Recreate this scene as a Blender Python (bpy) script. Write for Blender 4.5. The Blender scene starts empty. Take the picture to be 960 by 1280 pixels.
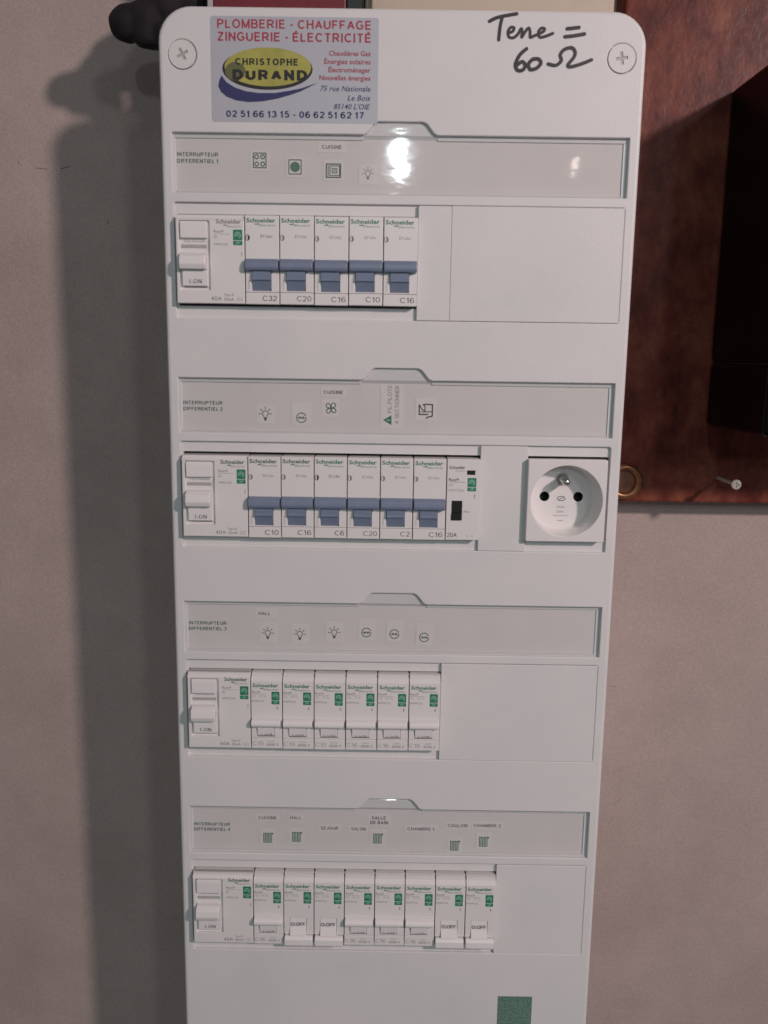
import bpy, bmesh, math, random
from mathutils import Vector, Matrix
from mathutils.geometry import tessellate_polygon
random.seed(7)
sc = bpy.context.scene
col = sc.collection
ZB = 0.60                      # height of the first label window's top edge above the origin, metres

# ------------------------------------------------------------------ camera
cam = bpy.data.cameras.new("camera")
cam.sensor_fit = 'VERTICAL'; cam.sensor_height = 36.0
cam.lens = 36.0 * 1100.0 / 1280.0
cam.clip_start = 0.01; cam.clip_end = 20
co = bpy.data.objects.new("camera", cam); col.objects.link(co)
# rotation fitted from the panel's own geometry (pitch down about 10 degrees, slight roll)
Rc = Matrix(((0.99988691, 0.01419425, 0.00496974), (-0.01484525, 0.98443899, 0.17509854), (-0.00240701, -0.17515252, 0.98453837)))
B = Matrix(((1, 0, 0), (0, 0, 1), (0, 1, 0)))          # world -> fit axes (u, v, towards wall)
RW = Rc @ B                                            # rows: right, up, forward in world axes
right, up, fwd = RW[0], RW[1], RW[2]
M = Matrix(((right[0], up[0], -fwd[0], 0), (right[1], up[1], -fwd[1], 0), (right[2], up[2], -fwd[2], 0), (0, 0, 0, 1)))
M.translation = Vector((-4.578, -479.689, -111.797)) / 1000 + Vector((0, 0, ZB))
co.matrix_world = M
cam.dof.use_dof = True; cam.dof.focus_distance = 0.54; cam.dof.aperture_fstop = 11
sc.camera = co

# ------------------------------------------------------------------ light and exposure
sc.view_settings.view_transform = 'Standard'; sc.view_settings.look = 'None'
sc.view_settings.exposure = 0.22; sc.view_settings.gamma = 1; sc.view_settings.use_curve_mapping = False
W = bpy.data.worlds.new("World"); sc.world = W; W.use_nodes = True
bg = W.node_tree.nodes['Background']; bg.inputs[0].default_value = (0.90, 0.97, 1.0, 1); bg.inputs[1].default_value = 0.088

def lamp(name, kind, u, v, d, power, color, aim=None, **kw):
    l = bpy.data.lights.new(name, kind); l.energy = power; l.color = color
    for k, x in kw.items(): setattr(l, k, x)
    o = bpy.data.objects.new(name, l); col.objects.link(o)
    o.location = (u / 1000, -d / 1000, ZB + v / 1000)
    if aim:
        t = Vector((aim[0] / 1000, -aim[2] / 1000, ZB + aim[1] / 1000))
        o.rotation_euler = (t - o.location).to_track_quat('-Z', 'Z').to_euler()
    return o
lamp("key_lamp", 'POINT', 853, 385, 1050, 42.5, (1.0, 0.795, 0.78), shadow_soft_size=0.046)
lamp("second_lamp", 'POINT', 1276, 868, 3000, 25.0, (0.92, 0.97, 1.0), shadow_soft_size=0.13)
lamp("window_light", 'AREA', 30, 720, 3500, 0.72, (0.84, 0.98, 1.0), (180, -380, 0), shape='ELLIPSE', size=0.016, size_y=0.16, spread=math.radians(56))
lamp("left_window_light", 'AREA', -1250, 60, 1400, 0.6, (0.80, 0.95, 1.0), (0, -150, 0), shape='RECTANGLE', size=0.7, size_y=0.8)
lamp("far_warm_bulb", 'AREA', 390, 296, 1500, 0.010, (1.0, 0.80, 0.74), (90, -13, 0), shape='ELLIPSE', size=0.009, size_y=0.045)

# ------------------------------------------------------------------ materials
def mat(name, color, rough=0.4, var=0.0, scale=60, bump=0.0, bscale=400, metal=0.0, spec=0.5, color2=None, stretch=None, detail=4):
    m = bpy.data.materials.new(name); m.use_nodes = True
    nt = m.node_tree; p = nt.nodes['Principled BSDF']
    p.inputs['Base Color'].default_value = (*color, 1); p.inputs['Roughness'].default_value = rough
    p.inputs['Metallic'].default_value = metal; p.inputs['Specular IOR Level'].default_value = spec
    tc = nt.nodes.new('ShaderNodeTexCoord'); src = tc.outputs['Object']
    if stretch:
        mp = nt.nodes.new('ShaderNodeMapping'); mp.inputs['Scale'].default_value = stretch
        nt.links.new(src, mp.inputs[0]); src = mp.outputs[0]
    if var or color2:
        n = nt.nodes.new('ShaderNodeTexNoise'); n.inputs['Scale'].default_value = scale; n.inputs['Detail'].default_value = detail
        n.inputs['Roughness'].default_value = 0.65
        r = nt.nodes.new('ShaderNodeValToRGB')
        c2 = color2 or tuple(c * (1 - var) for c in color)
        r.color_ramp.elements[0].position = 0.32; r.color_ramp.elements[0].color = (*c2, 1)
        r.color_ramp.elements[1].position = 0.68; r.color_ramp.elements[1].color = (*color, 1)
        nt.links.new(src, n.inputs['Vector']); nt.links.new(n.outputs[0], r.inputs[0]); nt.links.new(r.outputs[0], p.inputs['Base Color'])
    if bump:
        n2 = nt.nodes.new('ShaderNodeTexNoise'); n2.inputs['Scale'].default_value = bscale; n2.inputs['Detail'].default_value = 3
        b = nt.nodes.new('ShaderNodeBump'); b.inputs['Strength'].default_value = bump; b.inputs['Distance'].default_value = 0.0004
        nt.links.new(src, n2.inputs['Vector']); nt.links.new(n2.outputs[0], b.inputs['Height']); nt.links.new(b.outputs[0], p.inputs['Normal'])
    return m
PW = mat("cover plastic", (0.700, 0.690, 0.682), 0.42, 0.05, 16, 0.20, 900, spec=0.38, color2=(0.648, 0.655, 0.650))
MW = mat("module plastic", (0.750, 0.735, 0.722), 0.34, 0.03, 60, 0.06, 900)
TW = mat("toggle plastic", (0.80, 0.78, 0.77), 0.30, 0.03, 60)
HW = mat("housing plastic", (0.72, 0.70, 0.68), 0.5, 0.04, 50)
BLUE = mat("blue toggle plastic", (0.190, 0.235, 0.335), 0.42, 0.12, 120, 0.05, 700)
BLACK = mat("black plastic", (0.012, 0.012, 0.013), 0.35)
GLB = mat("black gloss plastic", (0.0035, 0.003, 0.003), 0.26, spec=0.10, bump=0.06, bscale=500)
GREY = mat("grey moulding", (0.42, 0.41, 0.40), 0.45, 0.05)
EDGE = mat("flap edge cool light tint", (0.74, 0.79, 0.82), 0.3)  # pale blue stands in for cool light on the flap's side edges
SHADE_RIB = mat("flap rib shade grey", (0.62, 0.62, 0.615), 0.35)  # grey stands in for the shaded band along the flap
PAPER = mat("label paper", (0.70, 0.672, 0.658), 0.7, 0.05, 30, 0.08, 1200)
STICK = mat("sticker paper", (0.735, 0.705, 0.69), 0.6, 0.03, 40)
INKD = mat("dark ink", (0.030, 0.036, 0.038), 0.6)
PENCIL = mat("pencil", (0.20, 0.165, 0.15), 0.7)
INKG = mat("grey ink", (0.22, 0.215, 0.21), 0.6)
INKM = mat("code ink", (0.11, 0.105, 0.105), 0.6)
INKL = mat("pale grey ink", (0.40, 0.39, 0.38), 0.6)
GREEN = mat("green ink", (0.020, 0.170, 0.095), 0.5)
GREENP = mat("label green ink", (0.050, 0.120, 0.085), 0.6)
GREENR = mat("radiator green ink", (0.115, 0.215, 0.160), 0.6)
BADGE = mat("badge green", (0.018, 0.205, 0.105), 0.45)
BADGEL = mat("badge pale print", (0.30, 0.55, 0.42), 0.5)
MARK = mat("marker ink", (0.018, 0.014, 0.016), 0.5)
CARD = mat("advert sticker film", (0.44, 0.455, 0.50), 0.32, 0.04, 40)
RED = mat("red ink", (0.36, 0.035, 0.055), 0.5)
NAVY = mat("navy ink", (0.030, 0.032, 0.120), 0.5)
YEL = mat("yellow green print", (0.42, 0.40, 0.085), 0.45, 0.25, 70)
WHT = mat("white print", (0.62, 0.63, 0.65), 0.5)
STEEL = mat("steel", (0.55, 0.55, 0.54), 0.30, metal=1.0)
ZINC = mat("zinc screw", (0.50, 0.47, 0.43), 0.38, metal=0.25, var=0.3, scale=500)
BRASS = mat("brass", (0.30, 0.135, 0.062), 0.32, metal=0.6, var=0.3, scale=300)
OCHRE = mat("ochre wood knob core", (0.20, 0.075, 0.035), 0.5, 0.3, 200)
BEIGE = mat("beige trunking plastic", (0.52, 0.44, 0.35), 0.45, 0.08, 40, 0.1, 600)
REDB = mat("red cardboard", (0.16, 0.012, 0.022), 0.5, 0.2, 80)
DGREY = mat("dark grey card", (0.10, 0.10, 0.105), 0.6)
CLOTH = mat("dark cloth", (0.009, 0.006, 0.008), 0.85, 0.3, 200, 0.6, 500)
GRN_STK = mat("plain green print", (0.190, 0.310, 0.250), 0.6, color2=(0.040, 0.115, 0.085), scale=1300, detail=2)

def wall_material():
    m = mat("painted plaster", (0.46, 0.375, 0.325), 0.75, 0.0)
    nt = m.node_tree; p = nt.nodes['Principled BSDF']; tc = nt.nodes['Texture Coordinate']
    def noise(s, d, w=0.6):
        n = nt.nodes.new('ShaderNodeTexNoise'); n.inputs['Scale'].default_value = s; n.inputs['Detail'].default_value = d; n.inputs['Roughness'].default_value = w
        nt.links.new(tc.outputs['Object'], n.inputs['Vector']); return n
    a, b = noise(14, 7, 0.62), noise(900, 3, 0.8)
    r = nt.nodes.new('ShaderNodeValToRGB'); r.color_ramp.elements[0].position = .3; r.color_ramp.elements[1].position = .72
    r.color_ramp.elements[0].color = (0.375, 0.300, 0.276, 1); r.color_ramp.elements[1].color = (0.460, 0.370, 0.342, 1)
    nt.links.new(a.outputs[0], r.inputs[0])
    r2 = nt.nodes.new('ShaderNodeValToRGB'); r2.color_ramp.elements[0].position = .36; r2.color_ramp.elements[1].position = .62
    r2.color_ramp.elements[0].color = (0.86, 0.86, 0.86, 1); r2.color_ramp.elements[1].color = (1.06, 1.05, 1.05, 1)
    nt.links.new(b.outputs[0], r2.inputs[0])
    mx = nt.nodes.new('ShaderNodeMix'); mx.data_type = 'RGBA'; mx.blend_type = 'MULTIPLY'; mx.inputs[0].default_value = 1
    nt.links.new(r.outputs[0], mx.inputs[6]); nt.links.new(r2.outputs[0], mx.inputs[7]); nt.links.new(mx.outputs[2], p.inputs['Base Color'])
    c = noise(420, 4); bp = nt.nodes.new('ShaderNodeBump'); bp.inputs['Strength'].default_value = .35; bp.inputs['Distance'].default_value = .0006
    nt.links.new(c.outputs[0], bp.inputs['Height']); nt.links.new(bp.outputs[0], p.inputs['Normal'])
    return m
PLASTER = wall_material()

def board_material():
    m = mat("varnished board", (0.15, 0.045, 0.028), 0.34, 0.0, spec=0.12)
    nt = m.node_tree; p = nt.nodes['Principled BSDF']; tc = nt.nodes['Texture Coordinate']
    mp = nt.nodes.new('ShaderNodeMapping'); mp.inputs['Scale'].default_value = (1, 1, 0.7)
    nt.links.new(tc.outputs['Object'], mp.inputs[0])
    def noise(s, d, w=0.65):
        n = nt.nodes.new('ShaderNodeTexNoise'); n.inputs['Scale'].default_value = s; n.inputs['Detail'].default_value = d; n.inputs['Roughness'].default_value = w
        nt.links.new(mp.outputs[0], n.inputs['Vector']); return n
    a = noise(50, 8, .68); r = nt.nodes.new('ShaderNodeValToRGB')
    e = r.color_ramp.elements; e[0].position = .36; e[0].color = (0.078, 0.018, 0.014, 1); e[1].position = .68; e[1].color = (0.215, 0.073, 0.042, 1)
    x = e.new(.5); x.color = (0.140, 0.034, 0.024, 1)
    nt.links.new(a.outputs[0], r.inputs[0]); nt.links.new(r.outputs[0], p.inputs['Base Color'])
    b = noise(170, 5); rr = nt.nodes.new('ShaderNodeMapRange'); rr.inputs[3].default_value = .26; rr.inputs[4].default_value = .52
    nt.links.new(b.outputs[0], rr.inputs[0]); nt.links.new(rr.outputs[0], p.inputs['Roughness'])
    bp = nt.nodes.new('ShaderNodeBump'); bp.inputs['Strength'].default_value = .5; bp.inputs['Distance'].default_value = .0006
    nt.links.new(b.outputs[0], bp.inputs['Height']); nt.links.new(bp.outputs[0], p.inputs['Normal'])
    return m
BOARD = board_material()

def clear_material():
    m = bpy.data.materials.new("clear plastic"); m.use_nodes = True; nt = m.node_tree; nt.nodes.clear()
    o = nt.nodes.new('ShaderNodeOutputMaterial'); t = nt.nodes.new('ShaderNodeBsdfTransparent'); t.inputs[0].default_value = (0.985, 0.99, 0.99, 1)
    g = nt.nodes.new('ShaderNodeBsdfGlossy'); g.inputs['Roughness'].default_value = 0.034
    lw = nt.nodes.new('ShaderNodeLayerWeight'); lw.inputs[0].default_value = 0.5
    pw = nt.nodes.new('ShaderNodeMath'); pw.operation = 'POWER'; pw.inputs[1].default_value = 5; nt.links.new(lw.outputs['Facing'], pw.inputs[0])
    f = nt.nodes.new('ShaderNodeMath'); f.operation = 'MULTIPLY_ADD'; f.inputs[1].default_value = 0.95; f.inputs[2].default_value = 0.038; nt.links.new(pw.outputs[0], f.inputs[0])
    n = nt.nodes.new('ShaderNodeTexNoise'); tc = nt.nodes.new('ShaderNodeTexCoord'); mp = nt.nodes.new('ShaderNodeMapping')
    mp.inputs['Scale'].default_value = (1, 1, 3.0); n.inputs['Scale'].default_value = 45; n.inputs['Detail'].default_value = 2
    b = nt.nodes.new('ShaderNodeBump'); b.inputs['Strength'].default_value = 0.15; b.inputs['Distance'].default_value = 0.0004
    nt.links.new(tc.outputs['Object'], mp.inputs[0]); nt.links.new(mp.outputs[0], n.inputs['Vector']); nt.links.new(n.outputs[0], b.inputs['Height'])
    nt.links.new(b.outputs[0], g.inputs['Normal'])
    mx = nt.nodes.new('ShaderNodeMixShader'); nt.links.new(f.outputs[0], mx.inputs[0]); nt.links.new(t.outputs[0], mx.inputs[1]); nt.links.new(g.outputs[0], mx.inputs[2])
    nt.links.new(mx.outputs[0], o.inputs[0])
    return m
CLEAR = clear_material()

# ------------------------------------------------------------------ mesh builder: (u right, v up, d towards viewer), millimetres
TXT = {}
def text_geo(s, bold, shear):
    k = (s, bold, shear)
    if k not in TXT:
        c = bpy.data.curves.new("t", 'FONT'); c.body = s; c.size = 1; c.resolution_u = 2; c.offset = bold; c.shear = shear; c.fill_mode = 'FRONT' if hasattr(c, 'fill_mode') else c.fill_mode
        o = bpy.data.objects.new("t", c); me = o.to_mesh()
        vs = [(p.co.x, p.co.y) for p in me.vertices]; fs = [tuple(p.vertices) for p in me.polygons]
        o.to_mesh_clear(); bpy.data.objects.remove(o); bpy.data.curves.remove(c)
        TXT[k] = (vs, fs)
    return TXT[k]

def offset_loop(loop, o):
    n = len(loop); out = []
    for i in range(n):
        a, b, c = Vector(loop[i - 1]), Vector(loop[i]), Vector(loop[(i + 1) % n])
        e1, e2 = (b - a).normalized(), (c - b).normalized()
        n1, n2 = Vector((-e1.y, e1.x)), Vector((-e2.y, e2.x))
        m = n1 + n2
        m = m / max(0.3, m.dot(n1)) if m.length > 1e-6 else n1
        out.append((b.x + m.x * o, b.y + m.y * o))
    return out
def ccw(l):
    return sum(l[i - 1][0] * l[i][1] - l[i][0] * l[i - 1][1] for i in range(len(l))) > 0
def rect(u0, u1, v0, v1): return [(u0, v0), (u1, v0), (u1, v1), (u0, v1)]
def rrect(u0, u1, v0, v1, r, n=8):
    out = []
    for cx, cy, a in ((u1 - r, v0 + r, -90), (u1 - r, v1 - r, 0), (u0 + r, v1 - r, 90), (u0 + r, v0 + r, 180)):
        for k in range(n + 1):
            t = math.radians(a + 90 * k / n); out.append((cx + r * math.cos(t), cy + r * math.sin(t)))
    return out
def circ(cx, cy, r, n=32, ry=None): return [(cx + r * math.cos(2 * math.pi * k / n), cy + (ry or r) * math.sin(2 * math.pi * k / n)) for k in range(n)]

def arc(cx, cy, rx, ry, a0, a1, n=10):
    return [(cx + rx * math.cos(math.radians(a0 + (a1 - a0) * i / n)), cy + ry * math.sin(math.radians(a0 + (a1 - a0) * i / n))) for i in range(n + 1)]
def gl(w, *st): return (w, st)
_bowl = lambda x0, x1, y0, y1: [(x0, y1)] + arc(x1 - (y1 - y0) * .5, (y0 + y1) / 2, (y1 - y0) * .5, (y1 - y0) / 2, 90, -90, 8) + [(x0, y0)]
_S = arc(.33, .75, .27, .25, 25, 270, 10)[:-1] + arc(.33, .25, .30, .25, 90, -155, 10)
GLYPH = {
 'A': gl(.72, [(0, 0), (.36, 1), (.72, 0)], [(.13, .34), (.59, .34)]), 'B': gl(.64, [(0, 0), (0, 1)], _bowl(0, .60, .53, 1), _bowl(0, .64, 0, .53)),
 'C': gl(.74, arc(.39, .5, .39, .5, 42, 318, 16)), 'D': gl(.70, [(.32, 1), (0, 1), (0, 0), (.32, 0)] + arc(.32, .5, .38, .5, -90, 90, 10)),
 'E': gl(.60, [(.60, 0), (0, 0), (0, 1), (.58, 1)], [(0, .53), (.54, .53)]), 'F': gl(.56, [(0, 0), (0, 1), (.56, 1)], [(0, .50), (.48, .50)]),
 'G': gl(.78, arc(.40, .5, .40, .5, 45, 320, 16) + [(.76, .48), (.44, .48)]), 'H': gl(.66, [(0, 0), (0, 1)], [(.66, 0), (.66, 1)], [(0, .53), (.66, .53)]),
 'I': gl(.06, [(.03, 0), (.03, 1)]), 'J': gl(.44, [(.44, 1), (.44, .28)] + arc(.22, .28, .22, .28, 0, -180, 8)), 'K': gl(.66, [(0, 0), (0, 1)], [(.62, 1), (0, .36)], [(.24, .60), (.66, 0)]),
 'L': gl(.52, [(0, 1), (0, 0), (.52, 0)]), 'M': gl(.80, [(0, 0), (0, 1), (.40, 0), (.80, 1), (.80, 0)]), 'N': gl(.66, [(0, 0), (0, 1), (.66, 0), (.66, 1)]),
 'O': gl(.80, arc(.40, .5, .40, .5, 0, 360, 20)), 'P': gl(.62, [(0, 0), (0, 1)], _bowl(0, .62, .45, 1)), 'R': gl(.68, [(0, 0), (0, 1)], _bowl(0, .64, .46, 1), [(.36, .46), (.68, 0)]),
 'Q': gl(.80, arc(.40, .5, .40, .5, 0, 360, 20), [(.5, .22), (.78, -.06)]), 'S': gl(.64, _S), 'T': gl(.66, [(0, 1), (.66, 1)], [(.33, 1), (.33, 0)]), 'U': gl(.66, [(0, 1), (0, .33)] + arc(.33, .33, .33, .33, 180, 360, 10) + [(.66, 1)]),
 'V': gl(.68, [(0, 1), (.34, 0), (.68, 1)]), 'X': gl(.66, [(0, 1), (.66, 0)], [(0, 0), (.66, 1)]), 'Y': gl(.66, [(0, 1), (.33, .45), (.66, 1)], [(.33, .45), (.33, 0)]), 'Z': gl(.62, [(0, 1), (.62, 1), (0, 0), (.62, 0)]),
 '0': gl(.54, arc(.27, .5, .27, .5, 0, 360, 18)), '1': gl(.30, [(0, .74), (.22, 1), (.22, 0)]), '2': gl(.56, arc(.28, .72, .27, .28, 165, -35, 9) + [(0, 0), (.56, 0)]),
 '3': gl(.55, arc(.27, .76, .25, .24, 160, -90, 9), arc(.27, .27, .28, .27, 90, -160, 10)), '4': gl(.58, [(.42, 0), (.42, 1), (0, .30), (.58, .30)]),
 '5': gl(.56, [(.50, 1), (.12, 1), (.05, .52)] + arc(.27, .32, .28, .32, 130, -155, 11)), '6': gl(.55, arc(.34, .62, .34, .38, 55, 180, 7) + [(0, .4)] + arc(.27, .31, .27, .31, 180, 540, 14)),
 '7': gl(.54, [(0, 1), (.54, 1), (.30, .5), (.18, 0)]), '8': gl(.54, arc(.27, .76, .24, .24, -90, 270, 14), arc(.27, .26, .27, .26, 90, 450, 14)), '9': gl(.55, arc(.27, .69, .27, .31, 0, 360, 14), [(.54, .69)] + arc(.21, .38, .33, .38, 0, -120, 7)),
 '-': gl(.30, [(0, .40), (.30, .40)]), '.': gl(.06, [(.03, 0), (.03, .09)]), "'": gl(.06, [(.03, 1), (.03, .75)]), '~': gl(.4, [(0, .4), (.12, .52), (.28, .38), (.4, .5)]),
}
GLYPH['É'] = (GLYPH['E'][0], GLYPH['E'][1] + ([(.24, 1.14), (.40, 1.32)],))
class MB:
    def __init__(s): s.v = []; s.f = []; s.m = []; s.s = []; s.mats = []; s.step = 0.0
    def mi(s, m):
        if m not in s.mats: s.mats.append(m)
        return s.mats.index(m)
    def add(s, vs, fs, m, smooth=False):
        b = len(s.v); k = s.mi(m); s.v += vs
        for f in fs: s.f.append(tuple(b + i for i in f)); s.m.append(k); s.s.append(smooth)
    def flat(s, loop, d, m, up=True):            # a printed patch, convex or not
        s.step += 0.004
        l = loop if ccw(loop) else loop[::-1]
        tr = tessellate_polygon([[Vector((x, y, 0)) for x, y in l]])
        s.add([(x, y, d + s.step) for x, y in l], [s.orient(l, t) for t in tr], m)
    @staticmethod
    def orient(l, t):
        a, b, c = (l[i] for i in t)
        return t if (b[0] - a[0]) * (c[1] - a[1]) - (b[1] - a[1]) * (c[0] - a[0]) > 0 else (t[0], t[2], t[1])
    def stroke(s, pts, w, d, m, closed=False, taper=False):
        P = pts + [pts[0]] if closed else pts
        for i in range(len(P) - 1):
            a, b = Vector(P[i]), Vector(P[i + 1])
            if (b - a).length < 1e-6: continue
            e = (b - a).normalized(); n = Vector((-e.y, e.x)) * w / 2
            s.step += 0.0007
            s.add([(p.x, p.y, d + s.step) for p in (a - n, b - n, b + n, a + n)], [(0, 1, 2, 3)], m)
        for p in P:
            s.step += 0.0007
            s.add([(x, y, d + s.step) for x, y in circ(p[0], p[1], w / 2, 8)], [tuple(range(8))], m)
    def text(s, t, u, v, cap, d, m, width=None, align='l', rot=0, bold=0.0, shear=0.0):
        vs, fs = text_geo(t, bold, shear)
        x0 = min(p[0] for p in vs); x1 = max(p[0] for p in vs)
        k = cap / 0.682; kx = k if width is None else width / (x1 - x0)
        ox = {'l': x0, 'c': (x0 + x1) / 2, 'r': x1}[align]
        cr, sr = math.cos(math.radians(rot)), math.sin(math.radians(rot))
        out = []
        for x, y in vs:
            a, b = (x - ox) * kx, y * k
            out.append((u + a * cr - b * sr, v + a * sr + b * cr, d))
        s.step += 0.002
        out = [(x, y, z + s.step) for x, y, z in out]
        s.add(out, fs, m)
    def caps(s, t, u, v, cap, d, m, width, wt=.15, align='l', rot=0, shear=0.0, gap=None):   # plain sans capitals and figures as ribbons
        gap = wt * .75 if gap is None else gap
        x = 0; rib = []
        for ch in t:
            if ch == ' ': x += .34; continue
            w, st = GLYPH[ch]; x += wt / 2
            for l in st:
                l = [(x + a, b) for a, b in l]; cur = [l[0]]
                for i in range(1, len(l)):
                    cur.append(l[i])
                    if 0 < i < len(l) - 1:
                        e1 = (Vector(l[i]) - Vector(l[i - 1])).normalized(); e2 = (Vector(l[i + 1]) - Vector(l[i])).normalized()
                        if e1.dot(e2) < -.15: rib.append(cur); cur = [l[i]]
                rib.append(cur)
            x += w + wt / 2 + gap
        tot = x - gap; k = width / tot; ky = cap / (1 + wt)
        cr, sr = math.cos(math.radians(rot)), math.sin(math.radians(rot)); o = {'l': 0, 'c': .5, 'r': 1}[align] * tot
        for l in rib:
            cl = (Vector(l[0]) - Vector(l[-1])).length < 1e-6
            n = len(l); L = []; Rr = []
            for i in range(n):
                b = Vector(l[i]); a = Vector(l[i - 1]) if i else (Vector(l[-2]) if cl else None); c = Vector(l[i + 1]) if i < n - 1 else (Vector(l[1]) if cl else None)
                e1 = (b - a).normalized() if a else None; e2 = (c - b).normalized() if c else None
                e1 = e1 or e2; e2 = e2 or e1
                n1, n2 = Vector((-e1.y, e1.x)), Vector((-e2.y, e2.x)); mm = n1 + n2
                mm = mm / max(.55, mm.dot(n1)) if mm.length > 1e-4 else n1
                if a is None: b = b - e2 * (wt * .5 if abs(e2.x) * abs(e2.y) < .02 and n == 2 and abs(e2.x) < .5 else 0)
                if c is None: b = b + e1 * (wt * .5 if abs(e1.x) * abs(e1.y) < .02 and n == 2 and abs(e1.x) < .5 else 0)
                L.append(b + mm * wt / 2); Rr.append(b - mm * wt / 2)
            s.step += .0012; z = d + s.step; vs = []
            for p in L + Rr:
                a_, b_ = (p.x - o + shear * p.y) * k, (p.y + wt / 2) * ky
                vs.append((u + a_ * cr - b_ * sr, v + a_ * sr + b_ * cr, z))
            s.add(vs, [(n + i, n + i + 1, i + 1, i) for i in range(n - 1)], m)
    def bm(s, bm, m, smooth=False):
        bm.verts.index_update()
        s.add([tuple(v.co) for v in bm.verts], [tuple(v.index for v in f.verts) for f in bm.faces], m, smooth); bm.free()
    def rbox(s, u0, u1, v0, v1, d0, d1, m, r=0.3, seg=2, smooth=False):
        bm = bmesh.new(); bmesh.ops.create_cube(bm, size=1)
        for v in bm.verts: v.co = Vector(((u0 + u1) / 2 + v.co.x * (u1 - u0), (v0 + v1) / 2 + v.co.y * (v1 - v0), (d0 + d1) / 2 + v.co.z * (d1 - d0)))
        if r: bmesh.ops.bevel(bm, geom=list(bm.edges), offset=r, segments=seg, affect='EDGES', profile=0.5)
        s.bm(bm, m, smooth)
    def prism(s, prof, u0, u1, m, r=0.0, seg=2):     # profile of (d, v), run along u
        l = prof if not ccw(prof) else prof[::-1]
        bm = bmesh.new()
        a = [bm.verts.new((u0, v, d)) for d, v in l]; b = [bm.verts.new((u1, v, d)) for d, v in l]
        n = len(l)
        for i in range(n): bm.faces.new((a[i - 1], a[i], b[i], b[i - 1]))
        bm.faces.new(a[::-1]); bm.faces.new(b)
        bmesh.ops.recalc_face_normals(bm, faces=list(bm.faces))
        if r: bmesh.ops.bevel(bm, geom=list(bm.edges), offset=r, segments=seg, affect='EDGES', profile=0.5)
        s.bm(bm, m)
    def plate(s, outer, holes, d0, d1, bevel, m, seg=3, back=False, obevel=None):
        loops = [outer if ccw(outer) else outer[::-1]] + [h[::-1] if ccw(h) else h for h in holes]
        tops = []
        for k, l in enumerate(loops):
            bv = (obevel or bevel) if k == 0 else bevel
            rings = []
            for i in range(seg + 1):
                a = math.pi / 2 * i / seg
                rings.append([(x, y, d1 - bv + bv * math.cos(a)) for x, y in offset_loop(l, bv * (1 - math.sin(a)))] if bv else [(x, y, d1) for x, y in l])
                if not bv: break
            rings.append([(x, y, d0) for x, y in l])
            tops.append([(p[0], p[1]) for p in rings[0]])
            n = len(l); vs = [p for r in rings for p in r]; fs = []
            for i in range(len(rings) - 1):
                for j in range(n):
                    j2 = (j + 1) % n
                    fs.append((i * n + j, (i + 1) * n + j, (i + 1) * n + j2, i * n + j2))
            s.add(vs, fs, m)
        flat = [p for t in tops for p in t]
        tr = tessellate_polygon([[Vector((x, y, 0)) for x, y in t] for t in tops])
        s.add([(x, y, d1) for x, y in flat], [s.orient(flat, t) for t in tr], m)
        if back:
            flat = [p for t in loops for p in t]
            tr = tessellate_polygon([[Vector((x, y, 0)) for x, y in t] for t in loops])
            s.add([(x, y, d0) for x, y in flat], [s.orient(flat, t)[::-1] for t in tr], m)
    def lathe(s, cu, cv, prof, m, n=40, smooth=False):   # profile of (radius, d), first to last
        vs = []; fs = []
        for r, d in prof: vs += [(cu + r * math.cos(2 * math.pi * k / n), cv + r * math.sin(2 * math.pi * k / n), d) for k in range(n)]
        for i in range(len(prof) - 1):
            for k in range(n):
                k2 = (k + 1) % n; fs.append((i * n + k, i * n + k2, (i + 1) * n + k2, (i + 1) * n + k))
        if prof[-1][0] > 1e-6 and prof[-1][0] < 1.0: fs.append(tuple((len(prof) - 1) * n + k for k in range(n)))
        s.add(vs, fs, m, smooth)
    def mesh(s, name):
        me = bpy.data.meshes.new(name)
        me.from_pydata([(u / 1000, -d / 1000, v / 1000) for u, v, d in s.v], [], s.f)
        for m in s.mats: me.materials.append(m)
        me.polygons.foreach_set('material_index', s.m); me.polygons.foreach_set('use_smooth', s.s); me.update()
        return me
    def build(s, name, parent=None, loc=(0, 0, 0), mesh=None):
        o = bpy.data.objects.new(name, s.mesh(name)); col.objects.link(o); o.parent = parent
        o.location = (loc[0] / 1000, -loc[2] / 1000, loc[1] / 1000 + (0 if parent else ZB))
        return o
def link(name, me, parent):
    o = bpy.data.objects.new(name, me); col.objects.link(o); o.parent = parent; return o
def thing(name, label, cat, loc=(0, 0, 0), group=None):
    o = bpy.data.objects.new(name, None); o.empty_display_size = 0.01; col.objects.link(o)
    o.location = (loc[0] / 1000, -loc[2] / 1000, ZB + loc[1] / 1000); o['label'] = label; o['category'] = cat
    if group: o['group'] = group
    return o
def tag(o, label, cat, group=None):
    o['label'] = label; o['category'] = cat
    if group: o['group'] = group
    return o

# ------------------------------------------------------------------ the setting: wall
b = MB(); b.rbox(-1200, 1200, -1000, 900, -203, -103, PLASTER, 0)
wall = b.build("wall"); wall['kind'] = 'structure'
for pts, w in (([(-239.6, 5.2), (-239.0, 4.2)], 1.2), ([(-228.3, 1.4), (-225, 1.0), (-221.8, 0.9)], 0.9), ([(-212.5, 1.2), (-210, 1.7), (-207.5, 2.6)], 1.3), ([(-184.6, -30.6), (-184.1, -31.6)], 1.4),
               ([(158.0, -261), (160.5, -268)], 0.35), ([(159, -425), (166, -421)], 0.6), ([(153, -336), (157, -337)], 0.5)):
    b = MB(); b.stroke(pts, w * .6, -102.99, PENCIL); b.build("pencil_mark", wall, (0, 0, 0))

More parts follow.
